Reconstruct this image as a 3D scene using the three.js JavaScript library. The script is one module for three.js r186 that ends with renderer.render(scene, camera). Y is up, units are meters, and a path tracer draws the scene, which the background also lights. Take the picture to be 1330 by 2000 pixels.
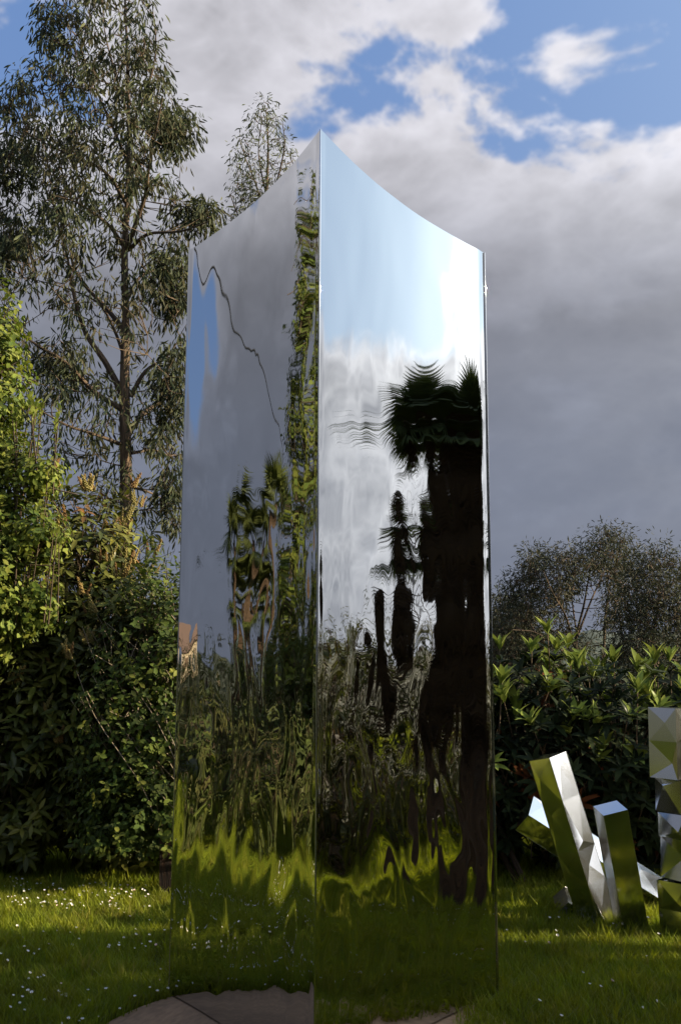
import * as THREE from 'three';
import { mergeGeometries } from 'three/addons/utils/BufferGeometryUtils.js';
import { createNoise2D, createNoise3D } from 'simplex-noise';

// ---------------------------------------------------------------- camera, sky, sun, exposure
const scene = new THREE.Scene();
const camera = new THREE.PerspectiveCamera(2 * Math.atan(1000 / 1944) * 180 / Math.PI, 1330 / 2000, 0.05, 3000);
const EYE = new THREE.Vector3(0, 1.6, 0);
const AX = new THREE.Vector3(0.999994, 0.003373, 0.000508), AY = new THREE.Vector3(-0.003411, 0.988829, 0.149013), AZ = new THREE.Vector3(0, -0.149014, 0.988835);
camera.position.copy(EYE);
camera.quaternion.setFromRotationMatrix(new THREE.Matrix4().makeBasis(AX, AY, AZ));

const renderer = new THREE.WebGLRenderer({ antialias: true });
renderer.setSize(680, 1024);
renderer.toneMapping = THREE.LinearToneMapping;
renderer.toneMappingExposure = 2.0;
renderer.shadowMap.enabled = true;

function rng(a) { return () => { a |= 0; a = a + 0x6D2B79F5 | 0; let t = Math.imul(a ^ a >>> 15, 1 | a); t = t + Math.imul(t ^ t >>> 7, 61 | t) ^ t; return ((t ^ t >>> 14) >>> 0) / 4294967296; }; }
const D2R = Math.PI / 180, V = (x, y, z) => new THREE.Vector3(x, y, z);
const sst = (x, a, b) => { const t = Math.min(1, Math.max(0, (x - a) / (b - a))); return t * t * (3 - 2 * t); };
const mix = THREE.MathUtils.lerp, clamp = THREE.MathUtils.clamp;
const SUN_AZ = 93 * D2R, SUN_EL = 21 * D2R;
const SUN = V(Math.sin(SUN_AZ) * Math.cos(SUN_EL), Math.sin(SUN_EL), -Math.cos(SUN_AZ) * Math.cos(SUN_EL));

function makeSky() {
  const W = 4096, H = 2048, data = new Float32Array(W * H * 4), n3 = createNoise3D(rng(11)), n3b = createNoise3D(rng(29));
  const fbm = (x, y, z, o, g = 0.5) => { let s = 0, a = 1, t = 0; for (let i = 0; i < o; i++) { s += a * n3(x, y, z); t += a; a *= g; x = x * 2.03 + 3.1; y = y * 2.03 + 1.7; z = z * 2.03 + 5.3; } return s / t; };
  // open blue patches and banks of the cloud deck: azimuth, elevation, half widths (degrees), amount of cloud
  const banks = [
    [15, 35.5, 11, 7, -0.78], [-19, 33, 3.5, 4, -0.6], [-6.5, 33, 6.2, 9, 1.0], [-3, 31.5, 3.5, 2.5, 0.4], [9, 27.2, 6, 1.8, 0.5], [-3, 29, 1.6, 2.2, -0.35], [14.6, 33.0, 3.0, 2.2, 0.66], [19, 31.2, 3, 1.4, 0.6], [5.5, 31.3, 2.6, 1.4, 0.5], [7, 34.8, 2.6, 1.4, 0.5], [15, 28.6, 2.6, 1.0, 0.4],
    [12.5, 29.6, 2.2, 1.3, 0.15], [7.5, 34.5, 2.5, 0.9, 0.55], [-68, 18, 4.5, 4.5, -2.0], [-60, 26, 5, 3, -0.5], [60, 24, 16, 8, -2.2], [56, 13, 10, 5, 0.8], [70, 14, 6, 4, 0.5],
    [120, 26, 20, 9, -1.3], [170, 30, 25, 10, -0.9], [-120, 28, 22, 9, -1.0], [-160, 18, 12, 6, -1.0],
  ];
  for (let r = 0; r < H; r++) {
    const el = ((r + 0.5) / H - 0.5) * 180, y = Math.sin(el * D2R), c = Math.cos(el * D2R);
    for (let k = 0; k < W; k++) {
      const i = (r * W + k) * 4;
      if (el < -1) { data[i] = 0.05; data[i + 1] = 0.055; data[i + 2] = 0.045; data[i + 3] = 1; continue; }
      const th = ((k + 0.5) / W - 0.5) * 2 * Math.PI, x = Math.cos(th) * c, z = Math.sin(th) * c;
      const az = Math.atan2(x, -z) / D2R;
      const cs = clamp(x * SUN.x + y * SUN.y + z * SUN.z, -1, 1), ang = Math.acos(cs) / D2R;
      let bias = 1.05 * sst(el, 31, 22) + 0.02;
      for (const [ba, be, wa, we, amt] of banks) { let da = az - ba; if (da > 180) da -= 360; if (da < -180) da += 360; const q = (da / wa) ** 2 + ((el - be) / we) ** 2; if (q < 9) bias += amt * Math.exp(-q); }
      const wx = n3b(x * 3, y * 5, z * 3) * 0.10, wy = n3b(x * 3 + 9, y * 5, z * 3) * 0.06;
      const f = 1.08 * fbm(x * 3.4 + wx, y * 6.2 + wy, z * 3.4, 9, 0.57);
      let bil = 0, ba_ = 1, bx = x * 9 + wx * 4, by = y * 15, bz = z * 9; for (let o = 0; o < 4; o++) { bil += ba_ * (0.45 - Math.abs(n3b(bx, by, bz))); ba_ *= 0.55; bx *= 2.1; by *= 2.1; bz *= 2.1; }
      const hi = sst(el, 20, 29), dn = f * mix(0.55, 1.35, sst(el, 21, 31)) + bias + 0.30 * bil * hi;
      const a = sst(dn, -0.06, 0.45);
      const thick = clamp(0.8 * sst(el, 29.5, 16) + 0.35 * sst(dn, 0.2, 1.5) * mix(0.8, 1, sst(el, 33, 25)) + 0.16 * f, 0, 1);
      // clear air
      const up = Math.pow(clamp(el / 60, 0, 1), 0.6);
      const glow = 0.4 * Math.exp(-ang / 16) + 0.9 * Math.exp(-Math.pow(ang / 14, 2)) + 1.6 * Math.exp(-Math.pow(ang / 5.0, 2));
      let cr = mix(0.20, 0.09, up), cg = mix(0.29, 0.185, up), cb = mix(0.47, 0.42, up);
      const g1 = 1.0 * Math.exp(-Math.pow(ang / 42, 2));
      cr += g1 * 0.84 + glow; cg += g1 * 0.98 + glow; cb += g1 * 0.98 + glow * 0.98;
      // cloud: bright thin edges, grey bellies
      const det = fbm(x * 7, y * 13, z * 7 + 4, 5, 0.5);
      const low = sst(el, 30, 8);
      const edge = (1 - thick);
      let l = mix(0.185, 0.49, clamp(edge * 1.0 + det * 0.09 - 0.04 + f * 0.10, 0, 1)) * mix(0.92, 1.0, sst(el, 3, 20));
      l += 0.018 * det + 0.10 * bil * hi * (1 - 0.5 * thick);
      let kr = l * mix(1.01, 0.83, low), kg = l * mix(1.0, 0.94, low), kb = l * mix(1.09, 1.25, low);
      const g2 = 1.45 * Math.exp(-Math.pow(ang / 40, 2)) * (0.6 + 0.7 * edge) * (1 + 0.5 * f + 0.55 * bil);
      kr += g2 + glow * 0.75; kg += g2 + glow * 0.75; kb += g2 + glow * 0.73;
      const S = 0.64; data[i] = S * mix(cr, kr, a); data[i + 1] = S * mix(cg, kg, a); data[i + 2] = S * mix(cb, kb, a); data[i + 3] = 1;
    }
  }
  const t = new THREE.DataTexture(data, W, H, THREE.RGBAFormat, THREE.FloatType);
  t.mapping = THREE.EquirectangularReflectionMapping; t.magFilter = THREE.LinearFilter; t.minFilter = THREE.LinearFilter; t.needsUpdate = true;
  return t;
}
const sky = makeSky();
scene.background = sky; scene.environment = sky;

const sun = new THREE.DirectionalLight(new THREE.Color(1.0, 0.85, 0.6), 5);
sun.name = 'sun'; sun.target.position.set(0, 0, -6); sun.position.copy(SUN).multiplyScalar(40).add(sun.target.position); scene.add(sun, sun.target);
sun.castShadow = true; sun.shadow.mapSize.set(4096, 4096);
Object.assign(sun.shadow.camera, { left: -25, right: 25, top: 25, bottom: -25, near: 1, far: 120 });

// ---------------------------------------------------------------- helpers
const used = new Map();
function numbered(n) { const k = used.get(n) ?? 0; used.set(n, k + 1); return k ? n + '_' + String(k).padStart(3, '0') : n; }
function tag(o, label, category, group, kind) { if (label) o.userData.label = label; if (category) o.userData.category = category; if (group) o.userData.group = group; if (kind) o.userData.kind = kind; return o; }
function thing(name, label, category, p = [0, 0, 0], turn = 0, group) { const o = new THREE.Group(); o.name = numbered(name); o.position.set(...p); o.rotation.y = turn; scene.add(o); return tag(o, label, category, group); }
function part(name, geo, mat, parent) { const m = new THREE.Mesh(geo, mat); m.name = parent === scene ? numbered(name) : name; m.castShadow = m.receiveShadow = true; parent.add(m); return m; }
const FX = 1944;
function ray(px, py) { return V(0, 0, 0).addScaledVector(AX, px - 665).addScaledVector(AY, 1000 - py).addScaledVector(AZ, -FX).normalize(); }
function at(px, py, z) { const d = ray(px, py); return EYE.clone().addScaledVector(d, z / d.z); }
function onGround(px, py, h = 0) { const d = ray(px, py); return EYE.clone().addScaledVector(d, (h - EYE.y) / d.y); }

function noiseTexture(w, h, fn, srgb) {
  const d = new Uint8Array(w * h * 4);
  for (let y = 0; y < h; y++) for (let x = 0; x < w; x++) { const c = fn(x / w, y / h), i = (y * w + x) * 4; for (let k = 0; k < 3; k++) d[i + k] = clamp(Math.round((Array.isArray(c) ? c[k] : c) * 255), 0, 255); d[i + 3] = 255; }
  const t = new THREE.DataTexture(d, w, h); t.wrapS = t.wrapT = THREE.RepeatWrapping; t.magFilter = THREE.LinearFilter; t.minFilter = THREE.LinearFilter; if (srgb) t.colorSpace = THREE.SRGBColorSpace; t.needsUpdate = true; return t;
}
const N2 = createNoise2D(rng(5));
const N3 = createNoise3D(rng(6));
function tile(fx, fy, u, v, o = 4) { // tileable fbm on a torus
  let s = 0, a = 1, t = 0; for (let i = 0; i < o; i++) { const A = u * 2 * Math.PI, B = v * 2 * Math.PI, q = 1 / (2 * Math.PI);
    s += a * N3(Math.cos(A) * fx * q + 7 * i, Math.sin(A) * fx * q + Math.cos(B) * fy * q, Math.sin(B) * fy * q + 3 * i); t += a; a *= 0.55; fx *= 2; fy *= 2; } return s / t;
}
function tube(pts, radii, sides = 7, uvs = 1) { // a tapered tube through points
  const curve = new THREE.CatmullRomCurve3(pts, false, 'centripetal'), n = Math.max(2, (pts.length - 1) * 4), fr = curve.computeFrenetFrames(n, false);
  const pos = [], nor = [], uv = [], idx = []; let L = 0, last;
  for (let i = 0; i <= n; i++) {
    const p = curve.getPoint(i / n), q = i / n * (radii.length - 1), a = Math.min(Math.floor(q), radii.length - 2), r = mix(radii[a], radii[a + 1], q - a);
    if (last) L += p.distanceTo(last); last = p;
    const T = curve.getTangent(i / n), fi = fr.normals[i].clone().addScaledVector(T, -fr.normals[i].dot(T)).normalize(), B = T.clone().cross(fi);
    for (let s = 0; s <= sides; s++) { const A = s / sides * 2 * Math.PI, d = fi.clone().multiplyScalar(Math.cos(A)).addScaledVector(B, Math.sin(A)); pos.push(p.x + d.x * r, p.y + d.y * r, p.z + d.z * r); nor.push(d.x, d.y, d.z); uv.push(s / sides * uvs, L); }
    if (i) for (let s = 0; s < sides; s++) { const a0 = (i - 1) * (sides + 1) + s, b0 = a0 + sides + 1; idx.push(a0, a0 + 1, b0, b0, a0 + 1, b0 + 1); }
  }
  const g = new THREE.BufferGeometry(); g.setAttribute('position', new THREE.Float32BufferAttribute(pos, 3)); g.setAttribute('normal', new THREE.Float32BufferAttribute(nor, 3)); g.setAttribute('uv', new THREE.Float32BufferAttribute(uv, 2)); g.setIndex(idx); return g;
}
function twig(a, b, r0, r1) { // a light three-sided stick
  const d = b.clone().sub(a).normalize(), u = Math.abs(d.y) < 0.9 ? V(0, 1, 0) : V(1, 0, 0), s = d.clone().cross(u).normalize(), t = d.clone().cross(s);
  const pos = [], nor = [], uv = [], idx = [];
  for (const [p, r, v] of [[a, r0, 0], [b, r1, 1]]) for (let k = 0; k < 4; k++) { const A = k / 3 * 2 * Math.PI, e = s.clone().multiplyScalar(Math.cos(A)).addScaledVector(t, Math.sin(A)); pos.push(p.x + e.x * r, p.y + e.y * r, p.z + e.z * r); nor.push(e.x, e.y, e.z); uv.push(k / 3, v); }
  for (let k = 0; k < 3; k++) idx.push(k, k + 1, 4 + k, 4 + k, k + 1, 5 + k);
  const g = new THREE.BufferGeometry(); g.setAttribute('position', new THREE.Float32BufferAttribute(pos, 3)); g.setAttribute('normal', new THREE.Float32BufferAttribute(nor, 3)); g.setAttribute('uv', new THREE.Float32BufferAttribute(uv, 2)); g.setIndex(idx); return g;
}
function leafGeo(len, wid, bend, fold, rows = 4, tip = 1.15) { // along +Y, upper face +Z
  const pos = [], idx = [];
  for (let i = 0; i <= rows; i++) {
    const t = i / rows, w = wid / 2 * Math.pow(Math.sin(Math.PI * Math.pow(clamp(t, 0.02, 0.985), 1 / tip)), 0.8), y = len * t * (1 - 0.15 * bend * t), z = -bend * len * t * t * 0.5;
    pos.push(-w, y, z + fold * w, 0, y, z, w, y, z + fold * w);
    if (i) { const a = (i - 1) * 3; for (const k of [0, 1]) idx.push(a + k, a + k + 1, a + k + 3, a + k + 3, a + k + 1, a + k + 4); }
  }
  const g = new THREE.BufferGeometry(); g.setAttribute('position', new THREE.Float32BufferAttribute(pos, 3)); g.setIndex(idx); g.computeVertexNormals(); return g;
}
const _m = new THREE.Matrix4(), _x = V(), _y = V(), _z = V();
function leafMatrix(p, dir, face, s) { _y.copy(dir).normalize(); _z.copy(face).addScaledVector(_y, -face.dot(_y)); if (_z.lengthSq() < 1e-4) _z.set(_y.y, -_y.x, 0.3); _z.normalize(); _x.copy(_y).cross(_z).normalize(); _z.copy(_x).cross(_y); return new THREE.Matrix4().makeBasis(_x, _y, _z).scale(V(s, s, s)).setPosition(p); }
function instanced(name, geo, mat, list, parent, kind = 'stuff') { // list of [matrix, color]
  const m = new THREE.InstancedMesh(geo, mat, list.length); m.name = parent === scene ? numbered(name) : name; m.castShadow = m.receiveShadow = true; if (kind) m.userData.kind = kind;
  list.forEach(([M, c], i) => { m.setMatrixAt(i, M); m.setColorAt(i, c); }); parent.add(m); return m;
}
const lin = (r, g, b) => new THREE.Color().setRGB(r, g, b);
function vary(R, c, amt, hue = 0.12) { const k = 1 + (R() - 0.5) * 2 * amt, h = (R() - 0.5) * 2 * hue; return lin(c[0] * k * (1 + h), c[1] * k, c[2] * k * (1 - h)); }
function ball(R) { let v; do v = V(R() * 2 - 1, R() * 2 - 1, R() * 2 - 1); while (v.lengthSq() > 1 || v.lengthSq() < 1e-3); return v; }
const leafMat = (c, extra) => new THREE.MeshPhysicalMaterial({ color: lin(...c), roughness: 0.88, specularIntensity: 0.3, transmission: 0.35, thickness: 0, side: THREE.DoubleSide, ...extra });

// ---------------------------------------------------------------- materials
const barkTex = noiseTexture(256, 512, (u, v) => { const n = tile(9, 3, u, v, 4), p = tile(3, 1.5, u, v + 0.4, 3); const k = 0.55 + 0.28 * n + 0.22 * p; return [k * 0.66, k * 0.54, k * 0.42]; }, true);
const barkBump = noiseTexture(256, 512, (u, v) => 0.5 + 0.5 * tile(14, 4, u, v, 4));
const M = {
  bark: new THREE.MeshStandardMaterial({ map: barkTex, bumpMap: barkBump, bumpScale: 0.012, roughness: 0.9 }),
  darkBark: new THREE.MeshStandardMaterial({ map: barkTex, color: lin(0.5, 0.42, 0.36), bumpMap: barkBump, bumpScale: 0.01, roughness: 0.9 }),
  twig: new THREE.MeshStandardMaterial({ color: lin(0.11, 0.075, 0.045), roughness: 0.9 }),
  paleTwig: new THREE.MeshStandardMaterial({ color: lin(0.24, 0.19, 0.13), roughness: 0.85 }),
  eucLeaf: leafMat([1, 1, 1], { transmission: 0.3, clearcoat: 0.08, clearcoatRoughness: 0.4 }),
  glossLeaf: leafMat([1, 1, 1], { transmission: 0.3, clearcoat: 0.3, clearcoatRoughness: 0.25 }),
  softLeaf: leafMat([1, 1, 1], { transmission: 0.45, clearcoat: 0.08, clearcoatRoughness: 0.4 }),
  steel: new THREE.MeshStandardMaterial({ color: lin(0.72, 0.72, 0.71), metalness: 1, roughness: 0.12 }),
};

// ---------------------------------------------------------------- ground
{
  const g = new THREE.PlaneGeometry(1600, 1600, 64, 64); g.rotateX(-Math.PI / 2);
  const uv = g.attributes.uv; for (let i = 0; i < uv.count; i++) uv.setXY(i, uv.getX(i) * 400, uv.getY(i) * 400);
  const tex = noiseTexture(512, 512, (u, v) => { const n = tile(6, 6, u, v, 5), f = tile(60, 60, u, v, 2); const k = 0.9 + 0.45 * n + 0.5 * f; return [0.185 * k, 0.205 * k, 0.05 * k]; }, true);
  const m = part('lawn', g, new THREE.MeshStandardMaterial({ map: tex, roughness: 1 }), scene); m.userData.kind = 'structure';
}
// ---------------------------------------------------------------- the mirror pillar
const PF = new THREE.Vector2(-0.087, -3.809), PL = new THREE.Vector2(-0.812, -5.035), PR = new THREE.Vector2(0.766, -5.052), PTOP = 3.765, PBASE = 0.037;
const inside = (x, z, grow) => { // inside the pillar's plan, grown by so much
  const P = [PF, PL, PR]; for (let i = 0; i < 3; i++) { const a = P[i], b = P[(i + 1) % 3], o = P[(i + 2) % 3], e = b.clone().sub(a).normalize(), n = new THREE.Vector2(e.y, -e.x); if (n.dot(o.clone().sub(a)) > 0) n.negate(); if (n.dot(new THREE.Vector2(x - a.x, z - a.y)) > grow) return false; } return true;
};
{
  const mirror = new THREE.MeshStandardMaterial({ color: lin(0.6, 0.605, 0.6), metalness: 1, roughness: 1, roughnessMap: noiseTexture(512, 1024, (u, v) => 0.021 + 0.008 * Math.max(0, tile(5, 10, u, v, 6)) + 0.05 * Math.pow(Math.max(0, tile(20, 50, u, v, 3)), 3) + 0.22 * sst(v, 0.13, 0.0) * Math.pow(Math.max(0, 0.15 + tile(40, 100, u, v, 4)), 2)) });
  const p = thing('mirror_pillar', 'tall triangular pillar of wavy mirror-polished steel with concave faces, standing on the lawn', 'sculpture');
  const waves = (seed, flip) => {
    const a = createNoise2D(rng(seed)), b = createNoise2D(rng(seed + 1)), c = createNoise2D(rng(seed + 2)), d = createNoise2D(rng(seed + 3)), R = rng(seed + 9);
    const dents = []; for (let i = 0; i < 64; i++) { const y = 0.3 + 1.95 * Math.pow(R(), 1.1), r = 0.05 + 0.09 * R(); dents.push([0.08 + 1.3 * R(), y, r, r * (1 + 1.2 * R()), (R() < 0.5 ? -1 : 1) * r * r * (0.08 + 0.26 * R())]); }
    return (s, y) => {
      const lowK = 0.04 + 0.1 * sst(y, 2.9, 2.3) + 0.36 * sst(y, 2.2, 1.5) + 0.5 * sst(y, 1.6, 0.9);
      let h = 0.0026 * a(s * 1.6, y * 0.8) + (0.0005 + 0.0006 * lowK) * b(s * 3.4 + 0.6 * a(y, s), y * 1.7);
      h += lowK * (0.00150 * c(s * 4.6 + 0.6 * b(s * 2.2, y * 1.6), y * 2.3 + 0.35 * d(s * 1.7, y * 1.7)) + 0.00026 * d(s * 9.5 + 0.6 * a(s * 3, y * 2), y * 4.6));
      for (const q of dents) { const r2 = ((s - q[0]) / q[2]) ** 2 + ((y - q[1]) / q[3]) ** 2; if (r2 < 9) h += q[4] * Math.exp(-r2); }
      return h;
    };
  };
  const panel = (A, B, sag, seed, ns, ny, edge) => {
    const e = B.clone().sub(A), L = e.length(); e.divideScalar(L); const n = new THREE.Vector2(e.y, -e.x), o = [PF, PL, PR].find((q) => q !== A && q !== B);
    if (n.dot(o.clone().sub(A)) > 0) n.negate();
    const w = waves(seed), fade = (s) => sst(s, 0, 0.05) * sst(L - s, 0, 0.05);
    const h = (s, y) => { const u = s / L; return -4 * sag * u * (1 - u) + w(s, y) * fade(s) + (edge ? -0.10 * (1 + 0.05 * N2(y * 1.7, 3)) * 0.007 * Math.log(1 + Math.exp((0.06 - (L - s)) / 0.007)) : 0); };
    const pos = [], nor = [], uv = [], idx = [], E = 0.0005;
    for (let j = 0; j <= ny; j++) for (let i = 0; i <= ns; i++) {
      const s = mix(0.003, L - 0.003, i / ns), y = mix(PBASE, PTOP, j / ny), k = h(s, y);
      const hs = (h(s + E, y) - h(s - E, y)) / (2 * E), hy = (h(s, y + E) - h(s, y - E)) / (2 * E);
      pos.push(A.x + e.x * s + n.x * k, y, A.y + e.y * s + n.y * k); uv.push(s / 1.6, y / 3.9);
      const N = V(n.x - hs * e.x, -hy, n.y - hs * e.y).normalize(); nor.push(N.x, N.y, N.z);
      if (i && j) { const a = (j - 1) * (ns + 1) + i - 1, b = a + ns + 1; idx.push(a, a + 1, b, b, a + 1, b + 1); }
    }
    const g = new THREE.BufferGeometry(); g.setAttribute('position', new THREE.Float32BufferAttribute(pos, 3)); g.setAttribute('normal', new THREE.Float32BufferAttribute(nor, 3)); g.setAttribute('uv', new THREE.Float32BufferAttribute(uv, 2));
    const t0 = V(pos[idx[0] * 3], pos[idx[0] * 3 + 1], pos[idx[0] * 3 + 2]), t1 = V(pos[idx[1] * 3], pos[idx[1] * 3 + 1], pos[idx[1] * 3 + 2]), t2 = V(pos[idx[2] * 3], pos[idx[2] * 3 + 1], pos[idx[2] * 3 + 2]);
    if (t1.sub(t0).cross(t2.sub(t0)).dot(V(n.x, 0, n.y)) < 0) for (let k = 0; k < idx.length; k += 3) { const q = idx[k]; idx[k] = idx[k + 1]; idx[k + 1] = q; }
    g.setIndex(idx); part('mirror_panel', g, mirror, p);
    return (u) => { const s = mix(0.003, L - 0.003, u), k = h(s, PTOP); return new THREE.Vector2(A.x + e.x * s + n.x * k, A.y + e.y * s + n.y * k); };
  };
  const eL = panel(PF, PL, 0.055, 101, 230, 600, false), eR = panel(PF, PR, 0.066, 211, 230, 600, true), eB = panel(PL, PR, 0.06, 307, 60, 60, false);
  const outline = []; for (let i = 0; i < 40; i++) outline.push(eL(i / 40)); for (let i = 0; i < 40; i++) outline.push(eB(i / 40)); for (let i = 0; i < 40; i++) outline.push(eR(1 - i / 40));
  const cap = new THREE.ShapeGeometry(new THREE.Shape(outline.map((q) => new THREE.Vector2(q.x, -q.y)))); cap.rotateX(-Math.PI / 2); cap.translate(0, PTOP - 0.001, 0);
  part('top_plate', cap, mirror, p);
  for (const c of [PF, PL, PR]) { const g = new THREE.CylinderGeometry(0.0034, 0.0034, PTOP - PBASE, 12, 1); g.translate(c.x, (PTOP + PBASE) / 2, c.y); const d = new THREE.Vector2(-0.044, -4.63).sub(c).normalize().multiplyScalar(0.0035); g.translate(d.x, 0, d.y); part('edge_seam', g, mirror, p); }
}
{ // round stone plinth
  const tex = noiseTexture(512, 512, (u, v) => { const k = 0.62 + 0.10 * tile(5, 5, u, v, 5) + 0.08 * tile(70, 70, u, v, 2); return [k * 0.92, k * 0.74, k * 0.56]; }, true);
  const g = new THREE.LatheGeometry([[0.0, 0.028], [0.5, 0.028], [0.93, 0.028], [0.945, 0.022], [0.95, 0.01], [0.95, -0.05]].map((q) => new THREE.Vector2(...q)), 72);
  const o = thing('stone_plinth', 'round tan stone plinth flush with the grass under the mirror pillar', 'plinth', [-0.13, 0, -4.36]);
  part('slab', g, new THREE.MeshStandardMaterial({ map: tex, roughness: 0.85 }), o);
}
// ---------------------------------------------------------------- folded steel sculptures on the right
function foldedPrism(p0, p1, w, d, roll, segs, amp, seed, capTop = true) {
  const R = rng(seed), a = p1.clone().sub(p0), len = a.length(); a.normalize();
  const ref = Math.abs(a.y) > 0.7 ? V(0, 0, 1) : V(0, 1, 0); let u = ref.clone().addScaledVector(a, -ref.dot(a)).normalize(); u.applyAxisAngle(a, roll); const v = a.clone().cross(u);
  const ring = (t) => [[-1, -1], [1, -1], [1, 1], [-1, 1]].map(([i, j]) => p0.clone().addScaledVector(a, len * t).addScaledVector(u, i * w / 2).addScaledVector(v, j * d / 2));
  const cuts = [0]; for (let i = 1; i < segs; i++) cuts.push((i + (R() - 0.5) * 0.35) / segs); cuts.push(1);
  const rings = cuts.map(ring), pos = [], tri = (p, q, r) => pos.push(p.x, p.y, p.z, q.x, q.y, q.z, r.x, r.y, r.z);
  const ctr = p0.clone().add(p1).multiplyScalar(0.5);
  const out = (p, q, r) => { const n = q.clone().sub(p).cross(r.clone().sub(p)), m = p.clone().add(q).add(r).divideScalar(3).sub(ctr); m.addScaledVector(a, -m.dot(a)); n.dot(m) > 0 ? tri(p, q, r) : tri(p, r, q); };
  for (let f = 0; f < 4; f++) {
    const g = (f + 1) % 4, nrm = rings[0][f].clone().add(rings[0][g]).multiplyScalar(0.5).sub(p0).normalize();
    for (let i = 0; i < segs; i++) {
      const A = rings[i][f], B = rings[i][g], C = rings[i + 1][g], E = rings[i + 1][f];
      const m = A.clone().lerp(C, 0.2 + R() * 0.6).lerp(R() < 0.5 ? B : E, R() * 0.55).addScaledVector(nrm, (R() < 0.5 ? -1 : 1) * amp * (0.5 + R()));
      out(A, B, m); out(B, C, m); out(C, E, m); out(E, A, m);
    }
  }
  const top = rings[segs], bot = rings[0]; tri(top[0], top[1], top[2]); tri(top[0], top[2], top[3]); tri(bot[0], bot[2], bot[1]); tri(bot[0], bot[3], bot[2]);
  const geo = new THREE.BufferGeometry(); geo.setAttribute('position', new THREE.Float32BufferAttribute(pos, 3)); geo.computeVertexNormals(); return geo;
}
function edgeRods(p0, p1, w, d, roll) { // bright bevelled corner edges
  const a = p1.clone().sub(p0), len = a.length(); a.normalize(); const ref = Math.abs(a.y) > 0.7 ? V(0, 0, 1) : V(0, 1, 0); const u = ref.clone().addScaledVector(a, -ref.dot(a)).normalize(); u.applyAxisAngle(a, roll); const v = a.clone().cross(u), gs = [];
  for (const [i, j] of [[-1, -1], [1, -1], [1, 1], [-1, 1]]) { const o = V().addScaledVector(u, i * (w / 2 - 0.001)).addScaledVector(v, j * (d / 2 - 0.001)); gs.push(tube([p0.clone().add(o), p0.clone().lerp(p1, 0.5).add(o), p1.clone().add(o)], [0.0025, 0.0025], 6)); }
  return mergeGeometries(gs);
}
const SC = [];
function steelPiece(name, label, p0, p1, w, d, roll, segs, amp, seed, mat = M.steel) {
  const o = thing(name, label, 'sculpture', p0.toArray()), b = p1.clone().sub(p0), z = V(0, 0, 0);
  part('folded_shell', foldedPrism(z, b, w, d, roll, segs, amp, seed), mat, o); part('corner_edge', edgeRods(z, b, w, d, roll), mat, o); SC.push(o); return o;
}
const up_ = V(0, 1, 0);
{
  const z1 = -6.45;
  steelPiece('steel_pillar', 'leaning folded steel pillar with a bright sunlit right face, nearest the mirror pillar', at(1172, 1822, z1).setY(-0.02), at(1069, 1477, z1 - 0.03), 0.17, 0.17, 38 * D2R, 4, 0.004, 3);
  steelPiece('steel_pillar', 'shorter folded steel pillar with a dark front face, beside the leaning bright pillar', at(1236, 1840, -6.3).setY(-0.02), at(1191, 1578, -6.12), 0.16, 0.15, 5 * D2R, 2, 0.0012, 8);
  steelPiece('steel_beam', 'slanting square steel beam with pale blue top face, passing behind the two steel pillars', at(1280, 1752, -6.78), at(1024, 1588, -6.78), 0.185, 0.17, 50 * D2R, 4, 0.003, 12);
  steelPiece('steel_block', 'short low steel block at the foot of the leaning steel pillar', at(1190, 1800, -6.75), at(1094, 1757, -6.62), 0.12, 0.12, 45 * D2R, 2, 0.003, 14);
  const s = thing('steel_column', 'stacked column of crumpled steel boxes at the right edge of the lawn', 'sculpture', at(1312, 1840, -6.12).setY(0).toArray());
  const o0 = s.position.clone();
  [[1308, 1382, 1312, 1519, .185, 40, .004], [1324, 1521, 1326, 1585, .19, 30, .022], [1328, 1587, 1330, 1634, .185, 38, .02], [1334, 1636, 1335, 1716, .185, 33, .024], [1330, 1718, 1340, 1842, .2, 36, .014]].forEach(([xa, ya, xb, yb, w, r, amp], i) => {
    const a = at(xb, yb, -6.12).sub(o0), b = at(xa, ya, -6.12).sub(o0); if (i === 4) a.y = -0.02;
    part('steel_box', foldedPrism(a, b, w, w, r * D2R, 1 + (i === 0 || i === 4 ? 1 : 0), amp, 40 + i), M.steel, s);
  });
  const c = thing('concrete_footing', 'thin pale concrete footing in the grass below the steel pillars', 'footing', [1.72, 0, -6.5]);
  const g = new THREE.BoxGeometry(0.85, 0.04, 0.3, 6, 1, 2); part('slab', g, new THREE.MeshStandardMaterial({ color: lin(0.32, 0.31, 0.29), roughness: 0.9 }), c);
}
// ---------------------------------------------------------------- left eucalyptus
function clusterLeaves(R, c, n, rad, o, list) { // leaves of one spray: o = {droop, size, colors, amt}
  const tint = o.colors[Math.floor(R() * o.colors.length)];
  for (let i = 0; i < n; i++) {
    const b = ball(R), p = c.clone().addScaledVector(b, rad); p.y += rad * 0.15;
    const dir = b.clone().multiplyScalar(0.8).add(V((R() - 0.5) * 0.7, -o.droop + (R() - 0.5) * 0.8, (R() - 0.5) * 0.7));
    list.push([leafMatrix(p, dir, V(R() - 0.5, R() - 0.3, R() - 0.5), o.size * (0.65 + R() * 0.7)), vary(R, tint, 0.35, 0.1)]);
  }
}
function span(table, y) { if (y <= table[0][0]) return table[0]; for (let i = 1; i < table.length; i++) if (y <= table[i][0]) { const a = table[i - 1], b = table[i], t = (y - a[0]) / (b[0] - a[0]); return a.map((q, k) => mix(q, b[k], t)); } return table[table.length - 1]; }
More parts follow.
